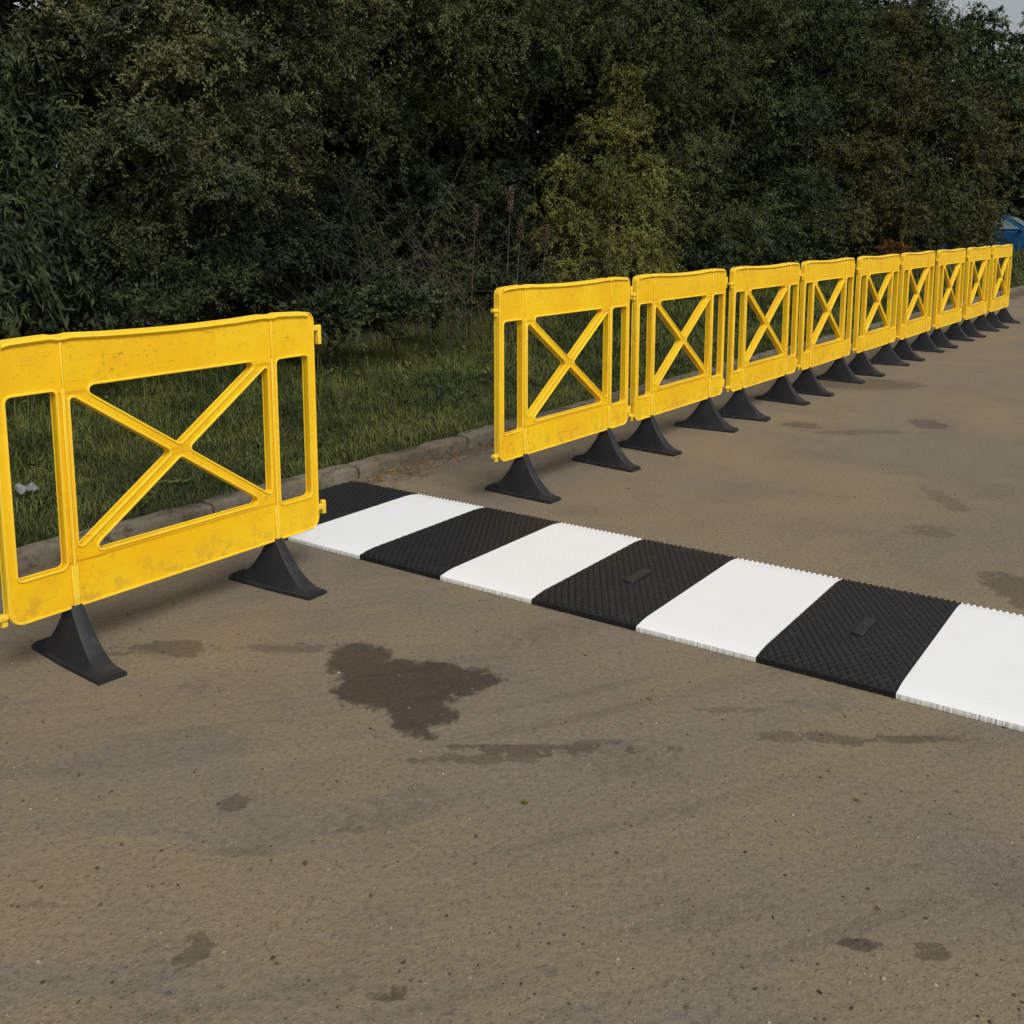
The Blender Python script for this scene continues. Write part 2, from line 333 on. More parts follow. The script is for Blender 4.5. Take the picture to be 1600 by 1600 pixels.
# ------------------------------------------------------------------ barrier
W,PH,ZB=1.200,.840,.210
def fillet(pts,rs,seg=5):
    out=[]; n=len(pts)
    for i in range(n):
        p=Vector(pts[i]); a=(Vector(pts[i-1])-p).normalized(); b=(Vector(pts[(i+1)%n])-p).normalized(); r=rs[i] if isinstance(rs,(list,tuple)) else rs
        if r<=0: out.append(tuple(p)); continue
        ang=a.angle(b); t=r/math.tan(ang/2); c=p+(a+b).normalized()*(r/math.sin(ang/2)); p0=p+a*t; p1=p+b*t
        v0=p0-c; v1=p1-c; th=v0.angle_signed(v1) if v0.length>0 else 0
        for k in range(seg+1):
            q=v0.copy(); q.rotate(Matrix.Rotation(-th*k/seg,2)); out.append(tuple(c+q))
    return out
RB=.2025
x0,x1=.220,W-.220; z0,z1=.154,.682; hw=.0145; m=(z1-z0)/(x1-x0); dl=hw*math.sqrt(1+m*m); ep=dl/m; cxm,czm=W/2,(z0+z1)/2
TOP=[(0,PH-.010),(.05,PH-.005),(.12,PH-.002),(RB-.030,PH),(RB-.012,PH-.004),(RB+.012,PH-.004),(RB+.035,PH-.001),(.36,PH-.007),(.5,PH-.010),(W/2,PH-.011)]
TOPF=TOP+[(W-x,z) for x,z in TOP[-2::-1]]
outer=fillet([(0,0),(W,0)]+TOPF[::-1],[.040,.040,.030]+[0]*(len(TOPF)-2)+[.030])
holes=[fillet([(.027,.126),(.027,.678),(.184,.678),(.184,.126)],.020),fillet([(W-.184,.126),(W-.184,.678),(W-.027,.678),(W-.027,.126)],.020),
 fillet([(x0,z0+dl),(x0,z1-dl),(cxm-ep,czm)],[.014,.014,.018]),fillet([(x1,z1-dl),(x1,z0+dl),(cxm+ep,czm)],[.014,.014,.018]),
 fillet([(x0+ep,z1),(x1-ep,z1),(cxm,czm+dl)],[.018,.018,.018]),fillet([(x0+ep,z0),(cxm,czm-dl),(x1-ep,z0)],[.018,.018,.018])]
def curve_mesh(loops,flat,ext,bev,y=0):
    cu=bpy.data.curves.new('tmp','CURVE'); cu.dimensions='2D' if flat else '3D'
    if flat: cu.fill_mode='BOTH'; cu.extrude=ext
    cu.bevel_depth=bev; cu.bevel_resolution=1
    for lp in loops:
        sp_=cu.splines.new('POLY'); sp_.points.add(len(lp)-1); sp_.use_cyclic_u=True
        for p,q in zip(sp_.points,lp): p.co=(q[0],q[1],0,1)
    ob=bpy.data.objects.new('tmp',cu); C.objects.link(ob); bpy.context.view_layer.update()
    me=bpy.data.meshes.new_from_object(ob.evaluated_get(bpy.context.evaluated_depsgraph_get())); bpy.data.objects.remove(ob); bpy.data.curves.remove(cu)
    me.transform(Matrix(((1,0,0,-W/2),(0,0,-1,y),(0,1,0,ZB),(0,0,0,1)))); return me
bm=bmesh.new()
for me in (curve_mesh([outer]+holes,True,.0115,.0025),curve_mesh([outer]+holes,False,0,.0042,-.0145),curve_mesh([outer]+holes,False,0,.0042,.0145)): bm.from_mesh(me); bpy.data.meshes.remove(me)
bmesh.ops.recalc_face_normals(bm,faces=bm.faces)
panel_me=from_bm('panel',bm,40); panel_me.materials.clear(); panel_me.materials.append(M_Y)
def rail_me():
    bm=bmesh.new(); secs=[(-W/2+x,z) for x,z in ([(.028,PH-.010)]+TOPF[1:-1]+[(W-.028,PH-.010)])]; rings=[]
    for x,z in secs:
        rings.append([bm.verts.new((x,.024*math.cos(2*math.pi*k/12),ZB+z-.008+.011*math.sin(2*math.pi*k/12))) for k in range(12)])
    for a,b in zip(rings,rings[1:]):
        for k in range(12): bm.faces.new((a[k],a[(k+1)%12],b[(k+1)%12],b[k]))
    bm.faces.new(rings[0][::-1]); bm.faces.new(rings[-1]); bmesh.ops.recalc_face_normals(bm,faces=bm.faces); return from_bm('top_lip',bm,50)
lip_me=rail_me()
def rib_me(xc):
    bm=bmesh.new()
    for zz0,zz1,wd in ((ZB+.004,ZB+.128,.011),(ZB+.128,ZB+.68,.005),(ZB+.68,ZB+.818,.0035)):
        for sgn in (-1,1): box(bm,xc-wd,xc+wd,min(sgn*.0145,sgn*.0205),max(sgn*.0145,sgn*.0205),zz0,zz1+.001)
    bmesh.ops.bevel(bm,geom=list(bm.edges),offset=.0015,segments=1,affect='EDGES'); return from_bm('rib',bm,40)
ribs=[rib_me(-W/2+RB),rib_me(W/2-RB)]
def foot_me():
    bm=bmesh.new(); L=.208; rings=[]
    for i in range(25):
        t=-L+2*L*i/24; a=abs(t)/L
        h=.024+(.216-.024)*max(0,1-((a-.09)/.91 if a>.09 else 0))**2.0
        if a<=.09: h=.216
        wb=.050*(1-.10*a); wt=.017+.016*a**.8; e=.006
        rings.append([bm.verts.new(v) for v in ((-wb,t,0),(-wb,t,.013),(-wb+e,t,.018),(-wt,t,h-.004),(-wt+.005,t,h),(wt-.005,t,h),(wt,t,h-.004),(wb-e,t,.018),(wb,t,.013),(wb,t,0))])
    for a,b in zip(rings,rings[1:]):
        for k in range(9): bm.faces.new((a[k],a[k+1],b[k+1],b[k]))
        bm.faces.new((a[9],a[0],b[0],b[9]))
    bm.faces.new(rings[0]); bm.faces.new(rings[-1][::-1])
    bmesh.ops.recalc_face_normals(bm,faces=bm.faces); return from_bm('foot',bm,30)
ft_me=foot_me()
def hook_me(z,up):
    bm=bmesh.new(); x=W/2+.003
    box(bm,x,x+.046,-.010,.010,z-.010,z+.010)
    box(bm,x+.028,x+.046,-.0095,.0095,z-.064 if not up else z-.030,z+.011 if not up else z+.024)
    box(bm,x-.002,x+.006,-.014,.014,z-.038,z+.028)
    bmesh.ops.bevel(bm,geom=list(bm.edges),offset=.0025,segments=1,affect='EDGES'); return from_bm('connector_hook',bm,40)
def lug_me(z):
    bm=bmesh.new(); x=-W/2-.004
    box(bm,x-.034,x+.002,-.013,.013,z-.012,z+.005); box(bm,x-.018,x+.002,-.006,.006,z-.034,z-.010)
    bmesh.ops.bevel(bm,geom=list(bm.edges),offset=.003,segments=1,affect='EDGES'); return from_bm('connector_lug',bm,40)
hooks=[hook_me(ZB+.772,False),hook_me(ZB+.070,True)]; lugs=[lug_me(ZB+.736),lug_me(ZB+.035)]
def make_barrier(label,group):
    t=thing('crowd_barrier',label,'barrier',group=group)
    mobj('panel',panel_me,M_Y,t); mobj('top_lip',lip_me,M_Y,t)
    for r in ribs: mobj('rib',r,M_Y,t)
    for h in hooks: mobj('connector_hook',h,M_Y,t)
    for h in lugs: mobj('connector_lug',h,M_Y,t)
    for sx_ in (-1,1):
        f=mobj('foot',ft_me,M_R,t); f.location=(sx_*(W/2-RB),0,0)
    return t
def dup(root):
    r=root.copy(); C.objects.link(r)
    for ch in root.children:
        c=ch.copy(); C.objects.link(c); c.parent=r
        for g in ch.children: d=g.copy(); C.objects.link(d); d.parent=c
    return r
b0=make_barrier('large yellow plastic barrier standing alone at the left, cut off by the frame edge','yellow barriers along the road')
names=['nearest yellow barrier of the long row, first past the striped mats','second yellow barrier of the long row counted from the striped mats','third yellow barrier of the long row counted from the striped mats','fourth yellow barrier of the long row counted from the striped mats','middle yellow barrier of the long row, fifth from the striped mats','fourth yellow barrier from the far end of the long row','third yellow barrier from the far end of the long row','yellow barrier second from the far end of the long row','farthest small yellow barrier at the end of the long row']
E0=F1-D*.226
# every panel is turned a touch clockwise of the row, so its far end steps back behind the next one
tilts=[0,.15,.2,.1,.25,.15,.2,.1,.2]; yaws=[.2,1.1,1.0,1.3,1.2,1.4,1.1,1.4,1.2]; sides=[0,.004,-.003,.003,-.002,.003,0,-.003,0]
for i in range(9):
    b=dup(b0); b['label']=names[i]; p=E0+D*(W/2+1.270*i)+N*sides[i]
    b.location=(p.x,p.y,0); b.rotation_euler=(0,math.radians(tilts[i]),math.radians(53+yaws[i]))
    for ch in b.children:
        if ch.name.startswith('foot'): ch.rotation_euler=(0,0,math.radians(random.uniform(-7,7)))
A0=math.radians(35.3); pc=(Vector((-.673*H,2.648*H,0))+Vector((-1.032*H,2.119*H,0)))/2+Vector((math.sin(A0),math.cos(A0),0))*.010
b0.location=pc+Vector((0,0,-.025)); b0.rotation_euler=(0,0,math.pi/2-A0); b0.scale=(1.022,1,1)
fts=[c for c in b0.children if c.name.startswith('foot')]
for ch,a in zip(fts,(-4,3)): ch.rotation_euler=(0,0,math.radians(a)); ch.location.z=.025; ch.scale.z=.885

# ------------------------------------------------------------------ striped mats
MW,ML=.3195*H,.645*H
def mat_mesh(name,flat,pad):
    nx,ny=120,240; xs=np.linspace(-MW/2+.001,MW/2-.001,nx); ys=np.linspace(-ML/2,ML/2,ny); X,Y=np.meshgrid(xs,ys,indexing='ij')
    e=ML/2-np.abs(Y); u=np.clip(e/.10,0,1); prof=.016+.010*(1-(1-u)**2)
    p=.028; a=(X+Y*.62)/p; b=(X-Y*.62)/p
    ga=np.abs(a-np.round(a))*2; gb=np.abs(b-np.round(b))*2; g=np.minimum(1-ga,1-gb)
    g=np.clip(g/.32,0,1); g=g*g*(3-2*g)
    ef=np.clip((Y+ML/2)/.03,0,1) if flat else 1.0
    tread=.0042*g*ef
    if pad: tread=np.where((np.abs(X)<.030)&(np.abs(Y+.02)<.092),0,tread)
    bord=np.clip(np.minimum(MW/2-np.abs(X),e)/.012,0,1)
    Z=prof+tread*np.where(bord<1,.5,1)*(1.0 if not flat else .08)
    tooth=(np.abs((X/.021)%1-.5)*2-.5)*.010
    Yd=Y.copy(); Yd[:,-1]+=tooth[:,-1]+.004; Yd[:,0]+=rng.normal(size=nx)*.0008
    Yd[:,-2]+=tooth[:,-1]*.7
    Z[:,-1]+=np.where(tooth[:,-1]>0,.002,-.004)
    V=np.stack([X,Yd,Z],-1).reshape(-1,3); idx=np.arange(nx*ny).reshape(nx,ny)
    Fq=np.stack([idx[:-1,:-1],idx[1:,:-1],idx[1:,1:],idx[:-1,1:]],-1).reshape(-1,4)
    loop=list(idx[:,0])+list(idx[-1,1:])+list(idx[-2::-1,-1])+list(idx[0,-2:0:-1]); loop=np.array(loop)
    B=V[loop].copy(); B[:,2]=0; nb=len(loop); base=len(V)+np.arange(nb); nxt=np.roll(np.arange(nb),-1)
    Fs=np.stack([loop[np.arange(nb)],base,base[nxt],loop[nxt]],-1)
    me=np_mesh(name,np.concatenate([V,B]),np.concatenate([Fq,Fs])); smooth(me,40); return me
mb,mbp,mw=mat_mesh('black_mat',False,False),mat_mesh('black_mat_with_pad',False,True),mat_mesh('white_mat',True,False)
mb.materials.append(M_B); mbp.materials.append(M_B); mw.materials.append(M_W)
def plate_me():
    bm=bmesh.new(); box(bm,-.019,.019,-.080,.080,.020,.0345); bmesh.ops.bevel(bm,geom=list(bm.edges),offset=.002,segments=1,affect='EDGES'); return from_bm('raised_plate',bm,40)
pl=plate_me(); ANG=math.radians(-35.3); e_=Vector((math.cos(ANG),math.sin(ANG),0)); f_=Vector((-math.sin(ANG),math.cos(ANG),0))
B0=Vector((-.618*H,3.769*H,0))
ml=['black rubber road mat next to the kerb, partly behind the left barrier','white road mat nearest the kerb','black rubber road mat second from the kerb, without a raised plate','white road mat second from the kerb','black rubber road mat with raised plate, in the middle of the strip','white road mat between the two black mats with raised plates','black rubber road mat with raised plate, nearest the right edge','white road mat cut off by the right edge of the photo']
for k in range(8):
    c=B0+e_*((k+.5)*.3197*H)-f_*(.3225*H); black=(k%2==0)
    t=thing('striped_road_mat',ml[k],'road mat',(c.x,c.y,.001),ANG+math.radians(random.uniform(-.2,.2)),'black and white mats laid across the road')
    mobj('tread_mat',(mbp if k in (4,6) else mb) if black else mw,None,t)
    if k in (4,6): 
        q=mobj('raised_plate',pl,M_PL,t); q.location=(.0,-.02,0)

# ------------------------------------------------------------------ loose stones and fallen leaves
def stones(n,fn,smin,smax,name):
    oct_=np.array([(1,0,0),(0,1,0),(-1,0,0),(0,-1,0),(0,0,1),(.6,.6,.55),(-.6,.6,.5),(-.6,-.6,.6),(.6,-.6,.5)],float)
    fc=np.array([(0,5,8),(0,1,5),(1,6,5),(1,2,6),(2,7,6),(2,3,7),(3,8,7),(3,0,8),(4,8,5),(4,5,6),(4,6,7),(4,7,8)])
    V=[];Fc=[]
    for i in range(n):
        x,y,z=fn(); s_=smin*(smax/smin)**(random.random()**2.2); a=random.uniform(0,6.28); sc=np.array([s_*random.uniform(.7,1.3),s_*random.uniform(.6,1),s_*random.uniform(.5,.9)])
        v=oct_*sc*rng.uniform(.8,1.2,(9,1)); ca,sa=math.cos(a),math.sin(a); v=np.stack([v[:,0]*ca-v[:,1]*sa+x,v[:,0]*sa+v[:,1]*ca+y,v[:,2]+z],1)
        V.append(v);Fc.append(fc+i*9)
    return np_mesh(name,np.concatenate(V),np.concatenate(Fc))
def rnd_road():
    while True:
        p=gp(random.uniform(-60,1660),random.uniform(560,1640)); d=(p-F1).dot(N)
        if d<.62*H: return p.x,p.y,0.0
t=NT('stone'); g=t.n('ShaderNodeNewGeometry'); M_ST=t.done(t.diff(t.ramp(g.outputs['Random Per Island'],[(0,(.05,.042,.034)),(.45,(.12,.096,.066)),(.85,(.22,.18,.13)),(.97,(.36,.32,.25)),(1,(.22,.08,.05))])))
o=mobj('gravel',stones(3200,rnd_road,.0012,.0056,'gravel'),M_ST); tag(o,'fine loose gravel scattered over the brown road','gravel',kind='stuff')
def gut():
    s=random.uniform(-4,12); d=koff(s)-abs(random.gauss(0,.07))-.015; p=rowpt(s,d); return p.x,p.y,0.0
o=mobj('gutter_grit',stones(3400,gut,.002,.009,'gutter_grit'),M_ST); tag(o,'coarse grit collected in the gutter along the kerb','grit',kind='stuff')
P=[]
for i in range(620):
    s=random.uniform(-4,10) if random.random()<.6 else random.uniform(-.3,1.3); d=koff(s)-abs(random.gauss(0,.10))-.02; p=rowpt(s,d); P.append((p.x,p.y,.006+random.random()*.01))
for i in range(24):
    p=gp(random.uniform(0,1600),random.uniform(700,1600))
    if (p-F1).dot(N)<.6*H and p.y>1.6: P.append((p.x,p.y,.005))
P=np.array(P); n=len(P); dr=rng.normal(size=(n,3)); dr[:,2]=np.abs(dr[:,2])*.15
Vq,Fq=leaf_quads(P,dr,rng.uniform(.012,.032,n),rng.uniform(.006,.016,n)); Vq[:,2]=np.clip(Vq[:,2],.003,.02)
o=mobj('fallen_leaves',np_mesh('fallen_leaves',Vq,Fq),mat_leaf('dead_leaf',(.10,.055,.02),(.16,.10,.04),(.22,.18,.06))); tag(o,'brown fallen leaves gathered along the kerb','leaves',kind='stuff')

# ------------------------------------------------------------------ trees and shrubs
def rnd_dir(n):
    v=rng.normal(size=(n,3)); return v/np.linalg.norm(v,axis=1,keepdims=True)
def crown(lobes,nleaf,L,Wd,droop,sig,csize,face,nsub=13):
    """leaves sit along arching sprigs that grow out of irregular sub-clumps of every lobe"""
    area=np.array([(l[1][0]*l[1][2]) for l in lobes]); area=area/area.sum(); VV=[];FF=[];off=0; tips=[]
    for (c,r),a in zip(lobes,area):
        c=np.array(c); r=np.array(r); n=int(nleaf*a)
        sd_=rnd_dir(nsub)
        if face is not None:
            bad=(sd_@face)<-.2; sd_[bad]*=-1
        sc=c+sd_*r*rng.uniform(.35,1.0,nsub)[:,None]; sr=r.mean()*rng.uniform(.18,.48,nsub)
        sc=np.vstack([sc,c[None]]); sr=np.append(sr,r.mean()*.6)
        wgt=sr**2; wgt/=wgt.sum()
        nc=max(8,n//csize); k=rng.choice(len(sr),nc,p=wgt); dv=rnd_dir(nc)
        flip=dv[:,2]<-.35; dv[flip,2]*=-1
        cc=sc[k]+dv*sr[k][:,None]*rng.uniform(.6,1.05,nc)[:,None]*np.array([1,1,.85])
        tips.append(cc)
        cs=rng.integers(int(csize*.4),int(csize*1.6),nc); idx=np.repeat(np.arange(nc),cs); m_=len(idx)
        sl_=sig*rng.uniform(1.2,4.2,nc)
        sd=dv*.9+rng.normal(size=(nc,3))*.55; sd[:,2]+=.25; sd/=np.linalg.norm(sd,axis=1,keepdims=True)
        t_=rng.random(m_)**.8; ln=sl_[idx]
        P=cc[idx]+sd[idx]*(t_*ln)[:,None]; P[:,2]-=droop*1.3*(t_**2)*ln
        P+=rng.normal(size=(m_,3))*(sig*.22*(1.15-.7*t_))[:,None]
        tan=sd[idx].copy(); tan[:,2]-=droop*2.6*t_; tan/=np.linalg.norm(tan,axis=1,keepdims=True)
        Dv=tan*.8+rng.normal(size=(m_,3))*.62; Dv[:,2]-=droop*.4
        nr=dv[idx]*.75+(rng.normal(size=(nc,3))*.35)[idx]; nr[:,2]+=.55
        v,f=leaf_quads(P,Dv,L*rng.uniform(.6,1.3,m_),Wd*rng.uniform(.7,1.2,m_),nr,.35); VV.append(v);FF.append(f+off);off+=len(v)
    return np.concatenate(VV),np.concatenate(FF),tips
def tree(name,label,cat,lobes,nleaf,L,Wd,mat,droop=.35,sig=.13,base=None,group=None,tr=.07,face=True,twigs=30,csize=36,nsub=15):
    cs=np.array([l[0] for l in lobes]); b=Vector(base) if base is not None else Vector((cs[:,0].mean(),cs[:,1].mean(),.05))
    b.z=.03; root=thing(name,label,cat,tuple(b),0,group)
    bn=np.array(b); ll=[(np.array(c)-bn,r) for c,r in lobes]; fc=None
    if face: q=-np.array((b.x,b.y,0)); fc=q/np.linalg.norm(q)
    v,f,tips=crown(ll,nleaf,L,Wd,droop,sig,csize,fc,nsub)
    v[:,2]=np.maximum(v[:,2],.02)
    mobj('crown',np_mesh('crown',v,f),mat,root)
    T=Tubes(); cm=Vector(np.mean([l[0] for l in ll],0)); fork=Vector((cm.x*.3,cm.y*.3,max(.3,cm.z*.35)))
    T.add([(0,0,-.05),fork*.5+Vector((.04,0,0)),fork],[tr,tr*.85,tr*.7],7)
    for (c,r),tp in zip(ll,tips):
        c=Vector(c); mid=(fork+c)/2+Vector(rng.normal(size=3)*.12); mid.z=max(mid.z,.15)
        T.add([fork,mid,c],[tr*.5,tr*.36,tr*.2],6)
        for q in tp[rng.permutation(len(tp))[:twigs]]:
            q=Vector(q)
            if q.z<.1: continue
            m1=c.lerp(q,.5)+Vector(rng.normal(size=3)*.07); T.add([c,m1,q],[tr*.14,tr*.09,tr*.03],3)
    mobj('trunk',T.mesh('trunk'),M_BARK,root); return root
def LB(px,py,d,rx,ry,dz=1.0):
    c=hp(px,py,d); dep=(c.y-YC)*cp+(HC-c.z)*sp; a=rx/F*dep; b=ry/F*dep; return ((c.x,c.y,c.z),(a,(a+b)/2*dz,b))
def hb(px,d): 
    c=hp(px,470,d); return (c.x,c.y,.05)
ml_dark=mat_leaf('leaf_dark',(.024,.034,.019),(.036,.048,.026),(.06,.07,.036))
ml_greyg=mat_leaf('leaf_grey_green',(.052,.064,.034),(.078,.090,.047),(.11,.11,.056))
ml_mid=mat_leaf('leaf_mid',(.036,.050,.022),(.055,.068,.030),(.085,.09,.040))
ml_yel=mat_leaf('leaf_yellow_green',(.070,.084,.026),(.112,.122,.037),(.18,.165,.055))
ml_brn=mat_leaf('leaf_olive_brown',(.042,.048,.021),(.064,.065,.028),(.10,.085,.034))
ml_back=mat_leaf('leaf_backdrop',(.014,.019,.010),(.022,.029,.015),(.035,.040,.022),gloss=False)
ml_con=mat_leaf('needle_green',(.045,.070,.040),(.065,.095,.052),(.09,.12,.06),gloss=False)  # needles lightened, distance haze put into the colour
ml_far=mat_leaf('leaf_far',(.052,.068,.038),(.075,.090,.050),(.11,.12,.06),gloss=False)  # paler green with the haze of distance painted into the leaves
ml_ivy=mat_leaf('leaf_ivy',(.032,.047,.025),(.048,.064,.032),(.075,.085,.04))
hg='shrubs and trees of the roadside hedge'
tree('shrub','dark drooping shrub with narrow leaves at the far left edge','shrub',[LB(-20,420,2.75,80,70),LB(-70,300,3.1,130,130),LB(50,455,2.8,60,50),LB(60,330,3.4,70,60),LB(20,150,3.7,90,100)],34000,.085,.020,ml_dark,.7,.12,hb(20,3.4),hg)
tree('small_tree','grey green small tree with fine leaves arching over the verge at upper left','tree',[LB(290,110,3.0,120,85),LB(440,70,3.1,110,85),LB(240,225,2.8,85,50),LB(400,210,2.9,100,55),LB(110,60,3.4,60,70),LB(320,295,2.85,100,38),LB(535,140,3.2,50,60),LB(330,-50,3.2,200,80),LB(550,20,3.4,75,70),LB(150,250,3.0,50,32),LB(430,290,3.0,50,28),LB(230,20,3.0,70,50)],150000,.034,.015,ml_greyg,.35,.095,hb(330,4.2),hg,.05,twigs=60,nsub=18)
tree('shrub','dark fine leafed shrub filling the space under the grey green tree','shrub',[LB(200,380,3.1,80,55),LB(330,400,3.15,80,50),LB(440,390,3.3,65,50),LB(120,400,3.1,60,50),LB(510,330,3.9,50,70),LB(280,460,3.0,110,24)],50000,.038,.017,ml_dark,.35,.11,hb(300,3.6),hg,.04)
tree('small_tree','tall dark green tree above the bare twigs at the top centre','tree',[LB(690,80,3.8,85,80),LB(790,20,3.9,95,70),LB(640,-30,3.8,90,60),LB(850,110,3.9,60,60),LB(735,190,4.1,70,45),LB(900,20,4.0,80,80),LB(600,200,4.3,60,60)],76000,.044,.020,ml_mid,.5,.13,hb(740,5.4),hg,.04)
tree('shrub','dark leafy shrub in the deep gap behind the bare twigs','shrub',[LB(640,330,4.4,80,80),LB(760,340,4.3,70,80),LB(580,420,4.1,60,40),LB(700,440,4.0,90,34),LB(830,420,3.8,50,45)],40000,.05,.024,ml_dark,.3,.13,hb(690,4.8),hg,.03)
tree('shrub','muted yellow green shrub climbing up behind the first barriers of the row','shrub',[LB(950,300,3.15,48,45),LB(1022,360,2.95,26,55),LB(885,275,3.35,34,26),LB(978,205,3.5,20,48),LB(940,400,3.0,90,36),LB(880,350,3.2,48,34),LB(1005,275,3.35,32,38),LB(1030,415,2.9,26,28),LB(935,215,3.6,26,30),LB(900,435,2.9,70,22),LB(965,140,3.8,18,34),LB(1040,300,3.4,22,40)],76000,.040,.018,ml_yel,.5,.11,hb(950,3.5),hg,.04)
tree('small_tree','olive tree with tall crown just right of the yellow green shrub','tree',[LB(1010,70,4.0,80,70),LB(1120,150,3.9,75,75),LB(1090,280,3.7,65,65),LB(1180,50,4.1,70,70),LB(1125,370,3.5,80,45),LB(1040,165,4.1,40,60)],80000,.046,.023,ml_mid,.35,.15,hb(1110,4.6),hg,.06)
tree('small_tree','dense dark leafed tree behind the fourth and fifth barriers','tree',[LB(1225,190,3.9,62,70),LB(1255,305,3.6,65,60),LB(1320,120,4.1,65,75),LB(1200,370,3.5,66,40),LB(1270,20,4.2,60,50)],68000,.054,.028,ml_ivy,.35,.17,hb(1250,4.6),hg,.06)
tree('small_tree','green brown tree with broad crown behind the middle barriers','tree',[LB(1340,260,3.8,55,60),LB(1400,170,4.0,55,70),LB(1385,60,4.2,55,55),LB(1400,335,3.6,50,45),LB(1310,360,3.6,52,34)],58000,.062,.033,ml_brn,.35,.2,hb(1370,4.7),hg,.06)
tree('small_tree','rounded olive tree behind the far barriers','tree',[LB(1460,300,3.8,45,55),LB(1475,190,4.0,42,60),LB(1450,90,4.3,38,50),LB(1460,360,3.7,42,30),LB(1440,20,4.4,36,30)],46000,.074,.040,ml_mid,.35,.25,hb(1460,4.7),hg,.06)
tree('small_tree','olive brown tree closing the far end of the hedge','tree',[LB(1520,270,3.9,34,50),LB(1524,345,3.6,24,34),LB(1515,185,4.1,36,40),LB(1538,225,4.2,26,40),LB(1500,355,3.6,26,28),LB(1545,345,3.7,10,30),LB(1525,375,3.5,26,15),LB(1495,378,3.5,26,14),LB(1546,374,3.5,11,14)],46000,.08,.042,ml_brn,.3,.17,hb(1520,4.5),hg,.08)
for i,(px,py,d,rx,ry,m_,lab) in enumerate([(610,485,2.35,60,16,ml_ivy,'low leafy undergrowth at the hedge foot below the bare twigs'),(520,500,2.3,50,12,ml_ivy,'low green bramble patch behind the right end of the left barrier'),(150,490,2.6,90,20,ml_dark,'dark low undergrowth seen above the left barrier'),(800,455,2.8,50,18,ml_ivy,'leafy undergrowth at the left end of the nearest row barrier'),(1080,422,3.0,60,14,ml_dark,'dark undergrowth behind the second barrier of the row'),(1220,408,3.0,60,12,ml_ivy,'leafy undergrowth behind the third barrier of the row')]):
    c=hp(px,py,d); tree('undergrowth_bush',lab,'undergrowth',[LB(px,py,d,rx,ry),LB(px+rx*.9,py+6,d+.2,rx*.7,ry*.8),LB(px-rx*.8,py+4,d+.1,rx*.6,ry*.7)],7000,.038*c.y/10+.010,.022*c.y/10+.007,m_,.1,.08,None,'low bushes at the hedge foot',.015,twigs=8)
tree('shrub','small russet brown bush just above the fifth barrier','shrub',[LB(1400,390,3.0,17,8),LB(1385,396,3.0,12,7)],1800,.05,.03,mat_leaf('leaf_russet',(.10,.05,.02),(.15,.075,.028),(.2,.11,.04)),.1,.08,None,None,.015,twigs=6)
lob=[((0,0,1.0),(1.7,1.0,1.1)),((.4,.2,2.6),(1.7,1.0,1.2)),((-.5,0,4.2),(1.7,1.0,1.3)),((.2,.1,5.8),(1.3,1.0,1.2)),((-1.2,.2,2.2),(1.1,.8,1.1)),((1.2,-.1,4.6),(1.1,.8,1.1)),((.0,0,7.0),(.8,.8,.8))]
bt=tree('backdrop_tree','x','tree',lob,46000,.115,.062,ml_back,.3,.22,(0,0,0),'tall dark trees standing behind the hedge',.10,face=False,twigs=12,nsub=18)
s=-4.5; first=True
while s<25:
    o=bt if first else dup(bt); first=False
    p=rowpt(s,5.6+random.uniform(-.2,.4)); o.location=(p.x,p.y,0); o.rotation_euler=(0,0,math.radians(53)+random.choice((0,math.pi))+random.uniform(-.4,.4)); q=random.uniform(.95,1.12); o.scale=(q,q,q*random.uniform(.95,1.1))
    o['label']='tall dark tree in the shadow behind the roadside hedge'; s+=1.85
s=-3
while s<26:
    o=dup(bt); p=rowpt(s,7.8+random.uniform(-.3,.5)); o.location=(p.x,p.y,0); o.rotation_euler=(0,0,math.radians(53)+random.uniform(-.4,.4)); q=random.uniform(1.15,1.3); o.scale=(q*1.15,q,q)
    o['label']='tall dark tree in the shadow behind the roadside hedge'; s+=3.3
def far(px,y,zc): r=ray(px,345); t=(y-YC)/r.y; return (r.x*t,y,zc)
def conifer(px,y,ht,label,R=3.0):
    x,yy,_=far(px,y,0); lobes=[]
    for i in range(12):
        u=i/11; z=1.2+u*(ht-1.6); r=(1-u)*R+.75
        for k in range(4 if u<.8 else 2):
            a=k*1.57+random.uniform(0,1.2); lobes.append(((x+math.cos(a)*r*.5,yy+math.sin(a)*r*.5,z),(r*.62,r*.62,.40)))
    tree('conifer',label,'tree',lobes,40000,.20,.07,ml_con,.35,.22,(x,yy,0),None,.16,face=False,twigs=8,nsub=8)
conifer(1528,44,10.0,'green conifer with layered branches against the sky at upper right')
conifer(1606,46,10.2,'conifer cut off by the right edge under the strip of sky')
for px,y,h_,m_,lab in [(1592,43,6.5,ml_brn,'brownish far tree above the blue car'),(1563,50,10.3,ml_far,'far green tree filling the gap between the two conifers'),(1488,47,11.0,ml_far,'tall far green tree left of the conifers'),(1640,50,8,ml_brn,'far tree on the grass bank past the right edge'),(1700,50,8,ml_far,'outermost far green tree past the right edge')]:
    x,yy,_=far(px,y,0); tree('far_tree',lab,'tree',[((x,yy,h_*.30+1.6),(2.1,1.8,h_*.22)),((x+.9,yy,h_*.62),(1.9,1.6,h_*.25)),((x-.9,yy+.3,h_*.55),(1.8,1.5,h_*.25)),((x,yy,h_*.85),(1.6,1.1,h_*.15))],24000,.17,.10,m_,.3,.3,(x,yy,0),'far trees beyond the end of the road',.15,face=False,twigs=10)
